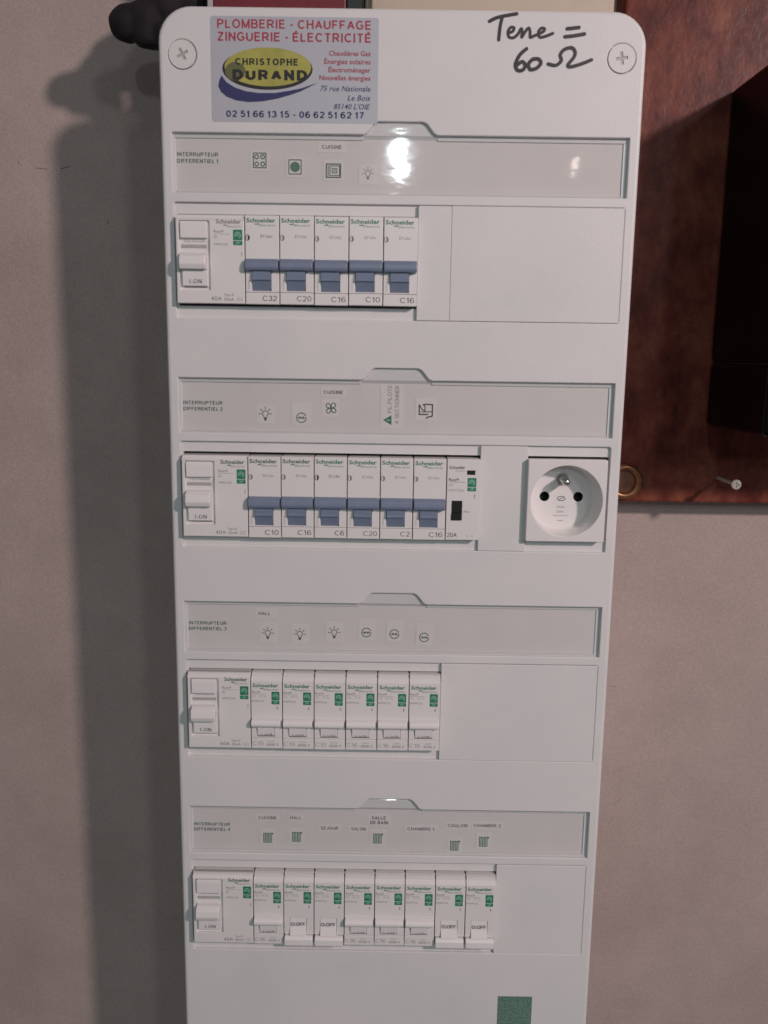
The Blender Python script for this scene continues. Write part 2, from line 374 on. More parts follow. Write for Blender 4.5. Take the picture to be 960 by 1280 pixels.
# ------------------------------------------------------------------ distribution board
WH = 125.0
panel = thing("distribution_board", "tall white plastic fuse board on the wall, four rows of modules", "fuse board", (0, -575, -103))
def P(mb, name, parent=panel): return mb.build(name, parent, (0, 575, 103))
rows = [0, -125, -250, -375]
outer = rrect(-123.7, 123.7, -575, 60.2, 17, 10)
def window_loop(v, o=0.0):
    l = [(-117.9, v - 29.6), (117.9, v - 29.6), (117.9, v), (19.0, v), (17.2, v + 0.9), (13.6, v + 5.4), (11.6, v + 6.4), (-11.6, v + 6.4), (-13.6, v + 5.4), (-17.2, v + 0.9), (-19.0, v), (-117.9, v)]
    return offset_loop(l, o) if o else l
SCREWS = [(-111.4, 37.2), (111.4, 38.0)]
cv = MB()
holes = [window_loop(v) for v in rows] + [rrect(-117.7, 117.7, v - 93.4, v - 34.4, 1.2, 3) for v in rows] + [circ(u, v, 7.3, 36) for u, v in SCREWS]
cv.plate(outer, holes, -2.0, 0, 0.55, PW, 3, obevel=2.0)
low = [rect(-117.5, 117.5, v - 29.2, v - 0.4) for v in rows] + [rect(-116.6, 117.25, v - 87.0, v - 40.2) for v in rows]
cv.plate(offset_loop(outer, 0.0), low, -9, -2.0, 0.3, PW, 2)
P(cv, "cover")
hb = MB()
hb.plate(rrect(-121.5, 121.5, -573, 58, 15, 8), [rrect(-119, 119, -570.5, 55.5, 13, 8)], -103, -9.2, 0.0, HW)
hb.plate(rect(-119.2, 119.2, -571, 56), [], -102.5, -60, 0.0, HW)
P(hb, "housing")
for u, v in SCREWS:
    s = MB(); c = .75; L = 3.1
    a = math.radians(random.choice((8, 28)))
    Rc = 6.9
    def rot_(l): return [(u + x * math.cos(a) - y * math.sin(a), v + x * math.sin(a) + y * math.cos(a)) for x, y in l]
    for q in range(4):                                   # four quadrants and four arm ends leave a real cross slot
        t0 = math.asin(c / Rc); arcp = [(Rc * math.cos(t0 + (math.pi / 2 - 2 * t0) * i / 9), Rc * math.sin(t0 + (math.pi / 2 - 2 * t0) * i / 9)) for i in range(10)]
        for l in ([(c, c)] + arcp, [(L, -c)] + [(Rc * math.cos(t), Rc * math.sin(t)) for t in (-t0, 0, t0)] + [(L, c)]):
            cq, sq = math.cos(q * math.pi / 2), math.sin(q * math.pi / 2)
            s.plate(rot_([(x * cq - y * sq, x * sq + y * cq) for x, y in l]), [], -2.4, 0.3, 0.0, PW)
    s.flat(circ(u, v, 4.6, 20), -0.15, GREY)  # slot floor painted grey to stand in for shade in the cross
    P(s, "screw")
# label windows
for v in rows:
    t = MB()
    o4 = [(-117.5, v - 29.2, -2.2), (117.5, v - 29.2, -2.2), (117.5, v - 0.4, -2.2), (-117.5, v - 0.4, -2.2)]
    i4 = [(-116.9, v - 28.7, -3.2), (116.0, v - 28.7, -3.2), (116.0, v - 1.9, -3.2), (-116.9, v - 1.9, -3.2)]
    t.add(o4 + i4, [(0, 1, 5, 4), (1, 2, 6, 5), (2, 3, 7, 6), (3, 0, 4, 7), (4, 5, 6, 7)], PW)
    P(t, "label_tray")
    f = MB(); f.plate(window_loop(v, 0.28), [], -0.9, -0.12, 0.2, CLEAR, 2, back=True)
    for u0, u1, v0, v1, m in ((115.5, 117.35, v - 29.0, v - 2.4, EDGE), (-117.3, -116.6, v - 29.0, v - 2.4, EDGE), (-117.3, -19.2, v - 2.3, v - 0.55, SHADE_RIB), (19.2, 117.3, v - 2.3, v - 0.55, SHADE_RIB), (-117.2, 115.4, v - 29.0, v - 28.5, SHADE_RIB)):  # ribs added under the flap, coloured as its cool-lit and shaded borders
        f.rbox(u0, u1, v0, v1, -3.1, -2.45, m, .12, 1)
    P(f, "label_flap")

# printed label strips and the little stickers on them
ST = -2.95
def bulb(b, u, v, k=1.0, m=GREENP, rays=True):
    b.stroke([(u + k * x, v + k * y) for x, y in ((-.75, -1.3), (-.85, -.5), (-1.5, .3), (-1.55, 1.2), (-.9, 2.0), (0, 2.25), (.9, 2.0), (1.55, 1.2), (1.5, .3), (.85, -.5), (.75, -1.3))], .42 * k, ST, m)
    b.flat([(u - .8 * k, v - 1.2 * k), (u - .55 * k, v - 2.9 * k), (u + .55 * k, v - 2.9 * k), (u + .8 * k, v - 1.2 * k)], ST, m)
    if rays:
        for a in (-5, 42, 90, 138, 185):
            x, y = math.cos(math.radians(a)), math.sin(math.radians(a))
            b.stroke([(u + k * 2.3 * x, v + k * (.9 + 2.2 * y)), (u + k * 3.4 * x, v + k * (.9 + 3.3 * y))], .42 * k, ST, m)
def outlet(b, u, v, m=GREENP):
    b.stroke([(u + 2.6 * math.cos(math.radians(a)), v + 2.6 * math.sin(math.radians(a))) for a in range(25, 350, 18)], .5, ST, m)
    for s in (-1, 1): b.stroke(circ(u + s * .95, v, .55, 8), .35, ST, m, True)
    b.stroke([(u - 1.8, v), (u + 2.6, v)], .35, ST, m)
def square(b, u, v, w, h, t, m): b.stroke(rect(u - w / 2, u + w / 2, v - h / 2, v + h / 2), t, ST, m, True)
def stove(b, u, v):
    square(b, u, v, 6.6, 7.2, .5, GREENP)
    for x in (-1.6, 1.6):
        for y in (-1.8, 1.8): b.stroke(circ(u + x, v + y, 1.0, 12), .55, ST, GREENP, True)
def hob(b, u, v): square(b, u, v, 6.4, 7.0, .5, GREENP); b.flat(circ(u, v, 2.35, 20), ST, GREENR); b.stroke(circ(u, v, 2.35, 20), .35, ST, GREENP, True)
def oven(b, u, v):
    square(b, u, v, 7.4, 6.6, .6, GREENP); square(b, u + .7, v, 5.0, 4.8, .45, GREENP); square(b, u + .6, v, 2.4, 2.2, .4, GREENP)
    for x in (0, .6, 1.2): b.stroke([(u + x, v - .7), (u + x, v + .7)], .22, ST, GREENP)
    b.stroke([(u - 2.7, v - 2.6), (u - 2.7, v + 2.6)], .4, ST, GREENP)
def fan(b, u, v):
    for a in (45, 135, 225, 315):
        ca, sa = math.cos(math.radians(a)), math.sin(math.radians(a))
        pts = [(0, 0), (1.0, .9), (2.2, 1.35), (3.1, .8), (3.2, -.3), (2.5, -1.0), (1.5, -.9), (.6, -.3)]
        b.stroke([(u + x * ca - y * sa, v + x * sa + y * ca) for x, y in pts], .5, ST, GREENP, True)
def shutter(b, u, v):
    b.stroke([(u - 1.2, v + 3.2), (u - .4, v + 3.4), (u + 3.6, v + 3.3), (u + 3.6, v - 3.0), (u + 1.0, v - 3.6), (u + .4, v - 4.2)], .7, ST, INKD)
    b.stroke([(u - 3.6, v + 3.0), (u - 3.5, v - 2.2), (u + 1.2, v - 2.1)], .7, ST, INKD)
    b.stroke([(u - 3.4, v + 3.0), (u - 2.2, v + .8), (u - .5, v - .2), (u - .3, v + 2.0), (u - 1.4, v + 3.2)], .55, ST, INKD)
    b.stroke([(u - 2.4, v - .8), (u + 3.4, v - .6)], .5, ST, INKD)
def radiator(b, u, v):
    b.flat(rrect(u - 2.7, u + 2.5, v - 3.3, v + 3.0, .4, 2), ST, GREENR); b.flat(circ(u + 2.7, v + 2.7, .7, 8), ST, GREENR)
    for x in range(-2, 3): b.stroke([(u + x * .95, v - 2.9), (u + x * .95, v + 2.7)], .30, ST, STICK)
    b.stroke([(u - 2.7, v + 3.0), (u + 2.6, v + 3.0)], .3, ST, GREENP)
def word(b, s, u, v, w, h=1.7, m=INKG, bold=.015): b.caps(s, u, v - h / 2 - .1, h + .2, ST, INKM if m is INKG else m, w, .20, 'c')

def sticker(par, name, u0, u1, v0, v1, draw, rot=0.0):
    b = MB(); l = rrect(u0, u1, v0, v1, .5, 2)
    if rot:
        cx, cy = (u0 + u1) / 2, (v0 + v1) / 2; c, s_ = math.cos(rot), math.sin(rot)
        l = [(cx + (x - cx) * c - (y - cy) * s_, cy + (x - cx) * s_ + (y - cy) * c) for x, y in l]
    b.plate(l, [], -3.12, -2.96, 0.0, STICK); draw(b)
    return P(b, name, par)
for k, v in enumerate(rows):
    b = MB(); b.plate(rect(-116.7, 115.8, v - 28.5, v - 2.1), [], -3.19, -3.13, 0.0, PAPER)
    sv = ST - .17
    tv = (-11.6, -15.0, -14.9, -14.3)[k]
    b.caps("INTERRUPTEUR", -116.2, v + tv + .4, 2.0, sv, GREENP, 21.5, .22)
    b.caps("DIFFERENTIEL %d" % (k + 1), -116.2, v + tv - 2.9, 2.0, sv, GREENP, 21.5, .22)
    strip = P(b, "label_strip")
    bpy.context.view_layer.update()
    def S(n, *a, par=strip, **kw):
        o = sticker(par, n, *a, **kw); o.location = (0, 0, 0); return o
    if k == 0:
        S("picture_label", -78, -68, -18, -8, lambda b: stove(b, -73.1, -12.8))
        S("picture_label", -59.5, -50, -21, -11, lambda b: hob(b, -54.7, -15.8))
        S("picture_label", -40, -29.5, -22.5, -12, lambda b: oven(b, -34.7, -17.4))
        S("word_label", -43, -28, -8.5, -3, lambda b: word(b, "CUISINE", -35.5, -5.7, 10.3))
        S("picture_label", -21.5, -12, -24, -14, lambda b: bulb(b, -16.7, -19.0, .85, INKG))
    if k == 1:
        S("picture_label", -76, -66.5, -149.5, -139, lambda b: bulb(b, -71.4, -144.8, 1.05))
        S("picture_label", -57, -46.5, -150, -138, lambda b: outlet(b, -51.7, -146.0))
        S("picture_label", -40.5, -31, -145.5, -135.5, lambda b: fan(b, -35.5, -140.5))
        S("word_label", -41, -27.5, -134.5, -129, lambda b: word(b, "CUISINE", -34.2, -131.9, 10.6, m=INKD))
        def warn(b):
            b.flat([(-7.0, -146.6), (-2.4, -149.3), (-2.4, -143.9)], ST, GREEN)
            b.stroke([(-4.9, -146.6), (-3.6, -146.6)], .45, ST, STICK); b.stroke([(-3.1, -146.6), (-3.05, -146.6)], .45, ST, STICK)
            b.caps("FIL PILOTE", -2.4, -142.6, 2.2, ST, INKG, 15.0, .13, rot=90)
            b.caps("A SECTIONNER", 1.6, -148.6, 2.2, ST, INKG, 20.8, .13, rot=90)
        S("warning_label", -8.5, 4.0, -151, -127.6, warn)
        S("picture_label", 10.5, 22, -147, -134.5, lambda b: shutter(b, 16.2, -141.1))
    if k == 2:
        S("word_label", -78, -66, -260, -254.6, lambda b: word(b, "HALL", -72.9, -257.3, 6.8, 1.8, GREENP))
        for u, vv in ((-71.2, -269.6), (-52.9, -269.9), (-33.2, -268.6)):
            S("picture_label", u - 5, u + 5.2, vv - 5, vv + 6.5, lambda b, u=u, vv=vv: bulb(b, u, vv))
        for u, vv in ((-14.8, -267.7), (1.2, -268.4), (18.2, -270.1)):
            S("picture_label", u - 4.7, u + 4.9, vv - 4.6, vv + 8, lambda b, u=u, vv=vv: outlet(b, u, vv), rot=-.03)
    if k == 3:
        for s_, u, vv, w, r in (("CUISINE", -72.2, -383.2, 10.8, (-72.3, -396.1)), ("HALL", -55.5, -382.9, 6.6, (-55.1, -395.3)), ("COULOIR", 40.8, -386.4, 12.0, (39.2, -399.4)), ("CHAMBRE 2", 58.4, -386.1, 16.0, (56.4, -396.5))):
            S("word_label", u - w / 2 - 1.5, u + w / 2 + 1.5, vv - 2.2, vv + 2.2, lambda b: word(b, s_, u, vv, w, 1.8))
            S("picture_label", r[0] - 4.6, r[0] + 4.6, r[1] - 4.4, r[1] + 5.4, lambda b: radiator(b, *r))
        for s_, u, vv, w in (("SEJOUR", -35.5, -389.3, 10.6), ("SALON", -18.3, -389.5, 8.8), ("CHAMBRE 1", 18.9, -388.9, 16.0)):
            S("word_label", u - w / 2 - 1.5, u + w / 2 + 1.5, vv - 2.2, vv + 2.2, lambda b: word(b, s_, u, vv, w, 1.8))
        def bath(b): word(b, "SALLE", -6.2, -382.2, 8.6, 1.9, INKD); word(b, "DE BAIN", -6.0, -385.2, 10.6, 1.9, INKD)
        S("word_label", -13, 1, -387.5, -380, bath)
        S("picture_label", -11.4, -2.2, -400, -390, lambda b: radiator(b, -6.8, -395.5))

# blanking plates
for u0, u1, v0, v1, k in ((10.0, 27.4, -93.25, -34.7, 0), (27.5, 117.5, -93.25, -34.6, 0), (46.7, 72.7, -93.25, -34.6, 1), (28.3, 117.5, -93.25, -34.6, 2), (64.4, 117.5, -93.25, -34.6, 3)):
    b = MB(); v = rows[k]
    b.rbox(u0, u1, v + v0, v + v1, -1.95, 0.22 + .1 * (k == 0), PW, 0.3, 2)
    P(b, "blanking_plate")

# advert sticker, marker note, plain green patch
b = MB()
b.plate(rrect(-96.9, -11.9, 5.2, 55.4, 1.4, 4), [], 0.02, 0.14, 0.04, CARD, 1)
D = 0.15
b.caps("PLOMBERIE - CHAUFFAGE", -93.5, 49.7, 4.3, D, RED, 78.0, .21)
b.caps("ZINGUERIE - ÉLECTRICITÉ", -93.5, 43.7, 4.3, D, RED, 78.0, .21)
for s_, vv, w in (("Chaudières Gaz", 37.4, 21.2), ("Énergies solaires", 33.5, 23.5), ("Électroménager", 29.6, 21.4), ("Nouvelles énergies", 25.8, 26.0)):
    b.text(s_, -15.8, vv, 2.3, D, RED, width=w, align='r', bold=.012)
for s_, vv, w in (("75 rue Nationale", 20.6, 25.6), ("Le Bois", 16.2, 11.6), ("85140 L'OIE", 12.0, 18.6)):
    b.text(s_, -15.8, vv, 2.5, D, NAVY, width=w, align='r', shear=.25, bold=.004)
b.caps("02 51 66 13 15 - 06 62 51 62 17", -89.6, 7.5, 3.2, D, NAVY, 70.8, .21)
sw = [(-91.6, 27.3), (-92.8, 25.0), (-93.3, 22.2), (-92.0, 19.5), (-89.2, 17.3), (-84.5, 15.6), (-78.4, 14.8), (-71, 15.2), (-63.3, 16.6), (-56.5, 18.5), (-51, 20.4), (-42.6, 24.5), (-51, 21.7), (-57.5, 20.4), (-64.5, 19.3), (-72.8, 19.2), (-79.5, 20.0), (-85.0, 21.7), (-89.2, 24.2)]
b.flat(sw, D, NAVY)
b.flat(circ(-68.2, 30.7, 22.9, 64, 9.9), D, MARK); b.flat(circ(-68.0, 31.6, 22.0, 64, 9.2), D, YEL)
b.flat(circ(-84.6, 29.4, 5.2, 32, 4.4), D, mat("olive print", (0.12, 0.125, 0.05), .45))
b.caps("CHRISTOPHE", -84.6, 32.4, 3.3, D, MARK, 32.2, .28)
b.caps("DURAND", -86.0, 25.3, 5.0, D, MARK, 38.0, .34)
P(b, "advert_sticker")['label'] = "grey tradesman's sticker with red headings, yellow oval logo and phone numbers"
def smooth_pts(l, n=5):
    out = []
    for i in range(len(l) - 1):
        p0, p1, p2, p3 = (Vector(l[max(0, min(len(l) - 1, j))]) for j in (i - 1, i, i + 1, i + 2))
        for k in range(n):
            t = k / n
            q = .5 * ((2 * p1) + (-p0 + p2) * t + (2 * p0 - 5 * p1 + 4 * p2 - p3) * t * t + (-p0 + 3 * p1 - 3 * p2 + p3) * t ** 3)
            out.append((q.x, q.y))
    return out + [tuple(l[-1])]
b = MB()
for l, w in (([(43.7, 54.5), (48.3, 56.5), (57.4, 58.2)], 1.5), ([(50.0, 55.9), (49.2, 52.1), (48.7, 45.9)], 1.5),
          ([(53.3, 49.1), (55.6, 50.0), (56.3, 51.6), (54.6, 51.8), (53.3, 49.9), (53.8, 47.4), (56.1, 47.0), (58.3, 48.7), (59.8, 51.3), (60.4, 50.0), (60.3, 47.3), (62.0, 50.0), (63.6, 51.6), (64.4, 50.1), (64.6, 47.3), (66.4, 48.0), (68.8, 48.9), (71.2, 50.2), (71.6, 51.4), (70.0, 51.6), (68.7, 49.9), (69.5, 47.4), (72.9, 48.1), (75.9, 49.3)], 1.25),
          ([(83.0, 51.5), (89.0, 52.2)], 1.5), ([(82.0, 47.8), (86, 48.2), (91.9, 49.2)], 1.5),
          ([(63.0, 41.9), (59.8, 39.1), (57.7, 34.7), (58.7, 31.8), (61.4, 31.8), (62.7, 34.1), (61.0, 35.8), (58.4, 34.1)], 1.5),
          ([(66.4, 37.1), (64.3, 34.8), (65.2, 32.2), (68.2, 32.7), (70.5, 35.1), (69.3, 37.1), (66.4, 37.1)], 1.5),
          ([(74.2, 34.9), (78.2, 34.3), (80.8, 36.5), (80.2, 39.4), (82.3, 41.9), (85.9, 42.6), (87.6, 40.7), (87.1, 38.2), (84.3, 34.6), (85.7, 33.7), (91.0, 35.1), (96.1, 37.1)], 1.4)):
    b.stroke(smooth_pts(l), w * 1.18, 0.02, MARK)
P(b, "marker_note")['label'] = "handwritten black marker note reading Terre = 60 ohm"
b = MB(); b.plate(rect(68.4, 89.4, -518, -497.6), [], 0.02, 0.12, 0.0, GRN_STK); P(b, "green_sticker")

# ------------------------------------------------------------------ modules (local origin: top left front corner at cover level)
H = -45.0; F = 4.5
def gapbox(b, w, m=MW, f=2.2): b.rbox(0.45, w - 0.45, H, -0.2, -45, F - f, m, 0.0)
LOGO = "Schneider"
def logo(b, u0, u1, v, m, m2):
    w = u1 - u0
    b.text(LOGO, u0, v, 2.05, F, m, width=w, bold=.028)
    b.text("Electric", u1, v - 1.9, 1.15, F, m2, width=w * .56, align='r')
    b.stroke([(u0 + w * .30, v - .9), (u0 + w * .40, v - .9), (u0 + w * .40, v - .35)], .5, F, m)
def badge(b, u, v, w=4.6, h=7.6):
    b.flat(rrect(u, u + w, v - h, v, .35, 2), F, BADGE)
    cx, cy = u + w / 2, v - h * .36
    b.stroke([(cx + w * .30 * math.cos(math.radians(a)), cy + w * .32 * math.sin(math.radians(a))) for a in range(200, -70, -20)], .42, F, BADGEL)
    b.stroke([(cx + w * .13 * math.cos(math.radians(a)), cy + w * .14 * math.sin(math.radians(a))) for a in range(220, -60, -40)], .40, F, BADGEL)
    b.stroke([(u, v - h * .70), (u + w, v - h * .70)], .28, F, MW)
    b.text("XP", cx, v - h * .93, 1.2, F, BADGEL, width=w * .5, align='c', bold=.02)

# blue-toggle circuit breaker
def m_blue_body():
    b = MB(); gapbox(b, 18)
    b.plate(rect(0.22, 17.80, -38.9, -0.2), [rect(3.6, 13.6, -38.2, -23.0)], F - 2.3, F, 0.25, MW, 2)
    b.plate(rect(0.22, 17.80, H, -39.05), [], F - 2.3, F + .15, 0.25, MW, 2)
    return b.mesh("body")
def m_blue_toggle():
    b = MB()
    b.prism([(F + .05, -21.9), (F + 2.9, -22.4), (F + 4.1, -24.0), (F + 4.3, -26.6), (F + 3.6, -28.0), (F + .05, -28.2)], 0.35, 17.6, BLUE, 0.55, 3)
    b.prism([(F - 2.0, -28.0), (F + 1.9, -28.0), (F + 1.7, -31.4), (F + 2.1, -31.8), (F + 2.1, -32.7), (F + .9, -33.3), (F - 1.0, -38.1), (F - 2.0, -38.1)], 3.75, 13.45, BLUE, 0.12, 1)
    return b.mesh("toggle")
def m_blue_print(code, tone, ltone):
    b = MB(); logo(b, 0.9, 16.0, -3.7, ltone, ltone)
    b.flat([(1.5 + 1.15 * math.sin(math.radians(a)), -11.4 + 1.5 * math.cos(math.radians(a))) for a in range(0, 181, 20)], F, tone)
    b.stroke([(1.5 + 1.1 * math.cos(math.radians(a)) * .9, -11.4 + 1.45 * math.sin(math.radians(a))) for a in range(90, 271, 20)], .3, F, tone)
    b.text("D'clic", 14.2, -11.3, 1.45, F, tone, width=6.0, align='r')
    b.text("230V~", 0.9, -41.6, .95, F, INKL, width=3.4); b.text("4500 3", 0.9, -43.6, 1.35, F, INKL, width=5.0, bold=.03)
    b.text("R9PFC6", 2.3, -37.4, .9, F, INKL, width=6.4, rot=90)
    w = 7.6 if len(code) == 3 else 5.2
    b.caps(code, 16.6, -43.4, 2.75, F + .15, INKD if tone is INKD else INKM, w, .125, 'r')
    return b.mesh("lettering")
# white circuit breaker
def m_white_body():
    b = MB(); gapbox(b, 18)
    b.prism([(F - 2.3, -4.4), (F - .1, -4.4), (-.6, -.2), (F - 5.5, -.2)], .22, 17.80, MW, 0.0)
    b.plate(rect(0.22, 17.80, -38.6, -4.4), [rect(3.6, 13.6, -38.0, -31.2)], F - 2.3, F, 0.2, MW, 2)
    b.plate(rect(0.22, 17.80, H, -38.75), [], F - 2.3, F + .1, 0.25, MW, 2)
    b.rbox(11.9, 16.4, -1.25, -.35, -1.2, .55, GREY, .2, 1)
    return b.mesh("body")
def m_white_toggle():
    b = MB()
    b.prism([(F + .05, -26.4), (F + 2.6, -26.9), (F + 3.9, -28.2), (F + 3.9, -29.8), (F + 3.0, -30.9), (F + .05, -31.0)], 0.5, 17.2, TW, 0.4, 2)
    b.prism([(F - 1.9, -30.9), (F + 1.5, -30.9), (F + .4, -37.0), (F - .9, -37.8), (F - 1.9, -37.8)], 3.75, 13.45, TW, 0.15, 1)
    b.caps("I.ON", 8.8, -36.7, 1.6, F + .62, INKD, 6.4, .13, 'c', gap=.3)
    b.stroke([(4.2, -37.1), (13.0, -36.9)], .35, F + .5, INKG)
    return b.mesh("toggle")
def m_off_body():
    b = MB(); gapbox(b, 18)
    b.prism([(F - 2.3, -4.4), (F - .1, -4.4), (-.6, -.2), (F - 5.5, -.2)], .22, 17.80, MW, 0.0)
    b.plate(rect(0.22, 17.80, -38.4, -4.4), [rect(3.6, 13.6, -38.0, -27.8)], F - 2.3, F, 0.2, MW, 2)
    b.rbox(.22, 17.80, H, -38.8, -10, F - 2.2, MW, 0)
    b.rbox(11.9, 16.4, -1.25, -.35, -1.2, .55, GREY, .2, 1)
    return b.mesh("body")
def m_off_toggle():
    b = MB()
    b.prism([(F - 1.9, -28.0), (F - .5, -28.0), (F - .1, -33.6), (F + 1.6, -38.6), (F - 1.9, -38.6)], 3.75, 13.45, TW, 0.15, 1)
    b.prism([(F - 2.1, -38.9), (F + 1.6, -38.7), (F + 2.8, -40.2), (F + 2.7, -44.2), (F + 1.8, -45.3), (F - 2.1, -45.2)], 0.5, 17.4, TW, 0.5, 2)
    b.caps("O.OFF", 8.7, -32.7, 2.1, F + .35, INKD, 8.6, .14, 'c')
    return b.mesh("toggle")
def m_white_print(code, off=False):
    b = MB(); logo(b, 1.1, 15.6, -8.0, GREEN, GREENP)
    b.text("Resi9", 0.7, -11.6, 1.25, F, INKG, width=4.6, bold=.01)
    b.stroke([(0.7, -12.2), (8.6, -12.2)], .16, F, INKG)
    b.text("XE   1P+N", 0.7, -14.0, 1.2, F, INKL, width=8.0); b.text("R9PFC6", 0.7, -16.9, 1.1, F, INKG, width=6.8)
    badge(b, 11.8, -10.6); b.text("1", 14.8, -21.2, 1.7, F, INKG, width=.5)
    if not off:
        b.caps(code, 0.8, -43.2, 2.4, F + .1, INKL, 6.2, .13)
        b.text("230V~", 9.6, -41.3, .95, F + .1, INKL, width=4.6); b.text("4500 3", 8.6, -43.4, 1.45, F + .1, INKL, width=7.0, bold=.03)
    return b.mesh("lettering")
# wide residual current switch
def m_rcd_body():
    b = MB(); gapbox(b, 36, f=1.5)
    b.prism([(F - 2.3, -2.6), (F - .1, -2.6), (1.5, -.2), (F - 5.5, -.2)], .15, 35.85, MW, 0.0)
    b.plate(rect(0.22, 35.80, H, -2.6), [rrect(1.8, 17.8, -38.4, -3.2, .6, 2)], F - 2.3, F, 0.3, MW, 2)
    b.rbox(28, 33.4, -1.1, -.35, -1, 2.3, GREY, .2, 1)
    return b.mesh("body")
def m_rcd_button():
    b = MB(); b.prism([(F - 2, -3.6), (F + .7, -3.6), (F + .9, -5.2), (F + .7, -12.0), (F - 2, -12.3)], 2.5, 16.4, TW, .35, 2)
    b.text("Test mensuel", 9.4, -13.9, 1.0, F - 1.45, INKG, width=11.0, align='c')
    return b.mesh("test_button")
def m_rcd_toggle():
    b = MB()
    b.prism([(F - 2, -15.2), (F - 1.2, -15.2), (F - 1.2, -16.9), (F - 2, -16.9)], 2.6, 16.0, GREY, .1, 1)
    b.prism([(F - 2.1, -19.2), (F + 1.6, -19.6), (F + 4.4, -21.5), (F + 4.9, -25.4), (F + 3.8, -27.9), (F - 2.1, -28.3)], 2.4, 16.2, TW, .5, 3)
    b.prism([(F - 2.1, -28.2), (F + 1.0, -28.2), (F + .3, -36.2), (F - 2.1, -36.6)], 3.2, 16.2, TW, .2, 1)
    b.caps("I.ON", 10.2, -34.9, 2.1, F + .75, INKD, 6.2, .11, 'c', gap=.3)
    b.stroke([(4.0, -36.9), (16.0, -36.9)], .5, F - 1.45, INKG)
    return b.mesh("toggle")
def m_rcd_print(kind, tone):
    b = MB(); logo(b, 21.2, 34.2, -4.6, tone, INKG)
    b.text("Resi9", 20.0, -9.2, 1.35, F, INKG, width=5.0, bold=.01); b.stroke([(20, -9.9), (28.4, -9.9)], .16, F, INKG)
    b.text("ID", 20.0, -12.0, 1.3, F, INKG); b.text("R9PRC240", 20.0, -15.6, 1.2, F, INKG, width=7.0)
    badge(b, 30.0, -7.6, 4.8, 7.8); b.text("1", 34.2, -20.8, 2.2, F, INKL, width=.5)
    b.text(kind, 24.8, -41.2, 1.3, F, INKG, width=5.2); b.caps("40A", 18.0, -43.6, 2.1, F, INKG, 5.6, .14); b.text("30mA", 24.8, -43.6, 1.6, F, INKG, width=5.2)
    b.stroke(rect(31.6, 34.4, -43.6, -42.0), .16, F, INKL, True); b.stroke([(32.2, -42.8), (33.8, -42.8)], .3, F, INKL)
    return b.mesh("lettering")
BB, BT, WB, WT, OB, OT = m_blue_body(), m_blue_toggle(), m_white_body(), m_white_toggle(), m_off_body(), m_off_toggle()
RB, RBT, RT = m_rcd_body(), m_rcd_button(), m_rcd_toggle()
tops = [-41.0, -167.0 + 0.6, -290.6, -415.8]
ROW = ["top row", "second row from the top", "third row from the top", "bottom row"]
def place(proto, u, v, label, name=None, group=None):
    r = proto.copy(); col.objects.link(r); r.location = (u / 1000, 0, ZB + v / 1000); r['label'] = label
    if group: r['group'] = group
    for ch in proto.children:
        c = ch.copy(); col.objects.link(c); c.parent = r
    return r
def swap(root, name, me):
    for ch in root.children:
        if ch.name.split('.')[0] == name: ch.data = me
# switches, four
rl = ["wide white switch at the left of the top row, beside breaker C32", "wide white switch at the left of the row that has the socket",
      "wide white switch left of the breakers beneath the three bulb pictures", "lowest wide white switch, in the row with the O.OFF breakers"]
for k in range(4):
    if k == 0:
        r0 = thing("residual_current_switch", rl[0], "safety switch", (-116.3, tops[0], 0), "wide safety switches at the left of the rows")
        link("body", RB, r0); link("test_button", RBT, r0); link("toggle", RT, r0); link("lettering", m_rcd_print("Type A", INKG), r0)
    else:
        r = place(r0, -116.3, tops[k], rl[k]); swap(r, "lettering", m_rcd_print("Type AC", GREENP))
# blue breakers
ordn = ["first", "second", "third", "fourth", "fifth", "sixth", "seventh", "eighth"]
codes = [["C32", "C20", "C16", "C10", "C16"], ["C10", "C16", "C6", "C20", "C2", "C16"]]
near = {(0, 0): "next to the wide switch in the top row", (0, 1): "second blue toggle in the top row, after C32", (0, 2): "third blue toggle in the top row, between C20 and C10", (0, 3): "between two marked C16 in the top row",
        (0, 4): "last blue toggle of the top row, beside blank plate", (1, 0): "next to the wide switch in the second row", (1, 1): "second blue toggle of the second row, between C10 and C6", (1, 2): "third blue toggle of the second row, darkest print",
        (1, 3): "fourth blue toggle of the second row, between C6 and C2", (1, 4): "fifth blue toggle of the second row, under the green warning triangle", (1, 5): "last blue toggle of the second row, beside the contactor"}
b0 = None
for k in range(2):
    for i, c in enumerate(codes[k]):
        lab = "narrow breaker marked %s, %s" % (c, near[(k, i)])
        dark = (k, i) in ((0, 0), (1, 2))
        pr = m_blue_print(c, INKD if dark else INKG, GREENP if (k == 1 and i < 2) else GREEN)
        u = -80.2 + 18.05 * i; v = tops[k] - random.uniform(0, .25)
        if b0 is None:
            b0 = thing("circuit_breaker", lab, "circuit breaker", (u, v, 0), "narrow breakers with blue toggles")
            link("body", BB, b0); link("toggle", BT, b0); link("lettering", pr, b0)
        else: swap(place(b0, u, v, lab), "lettering", pr)
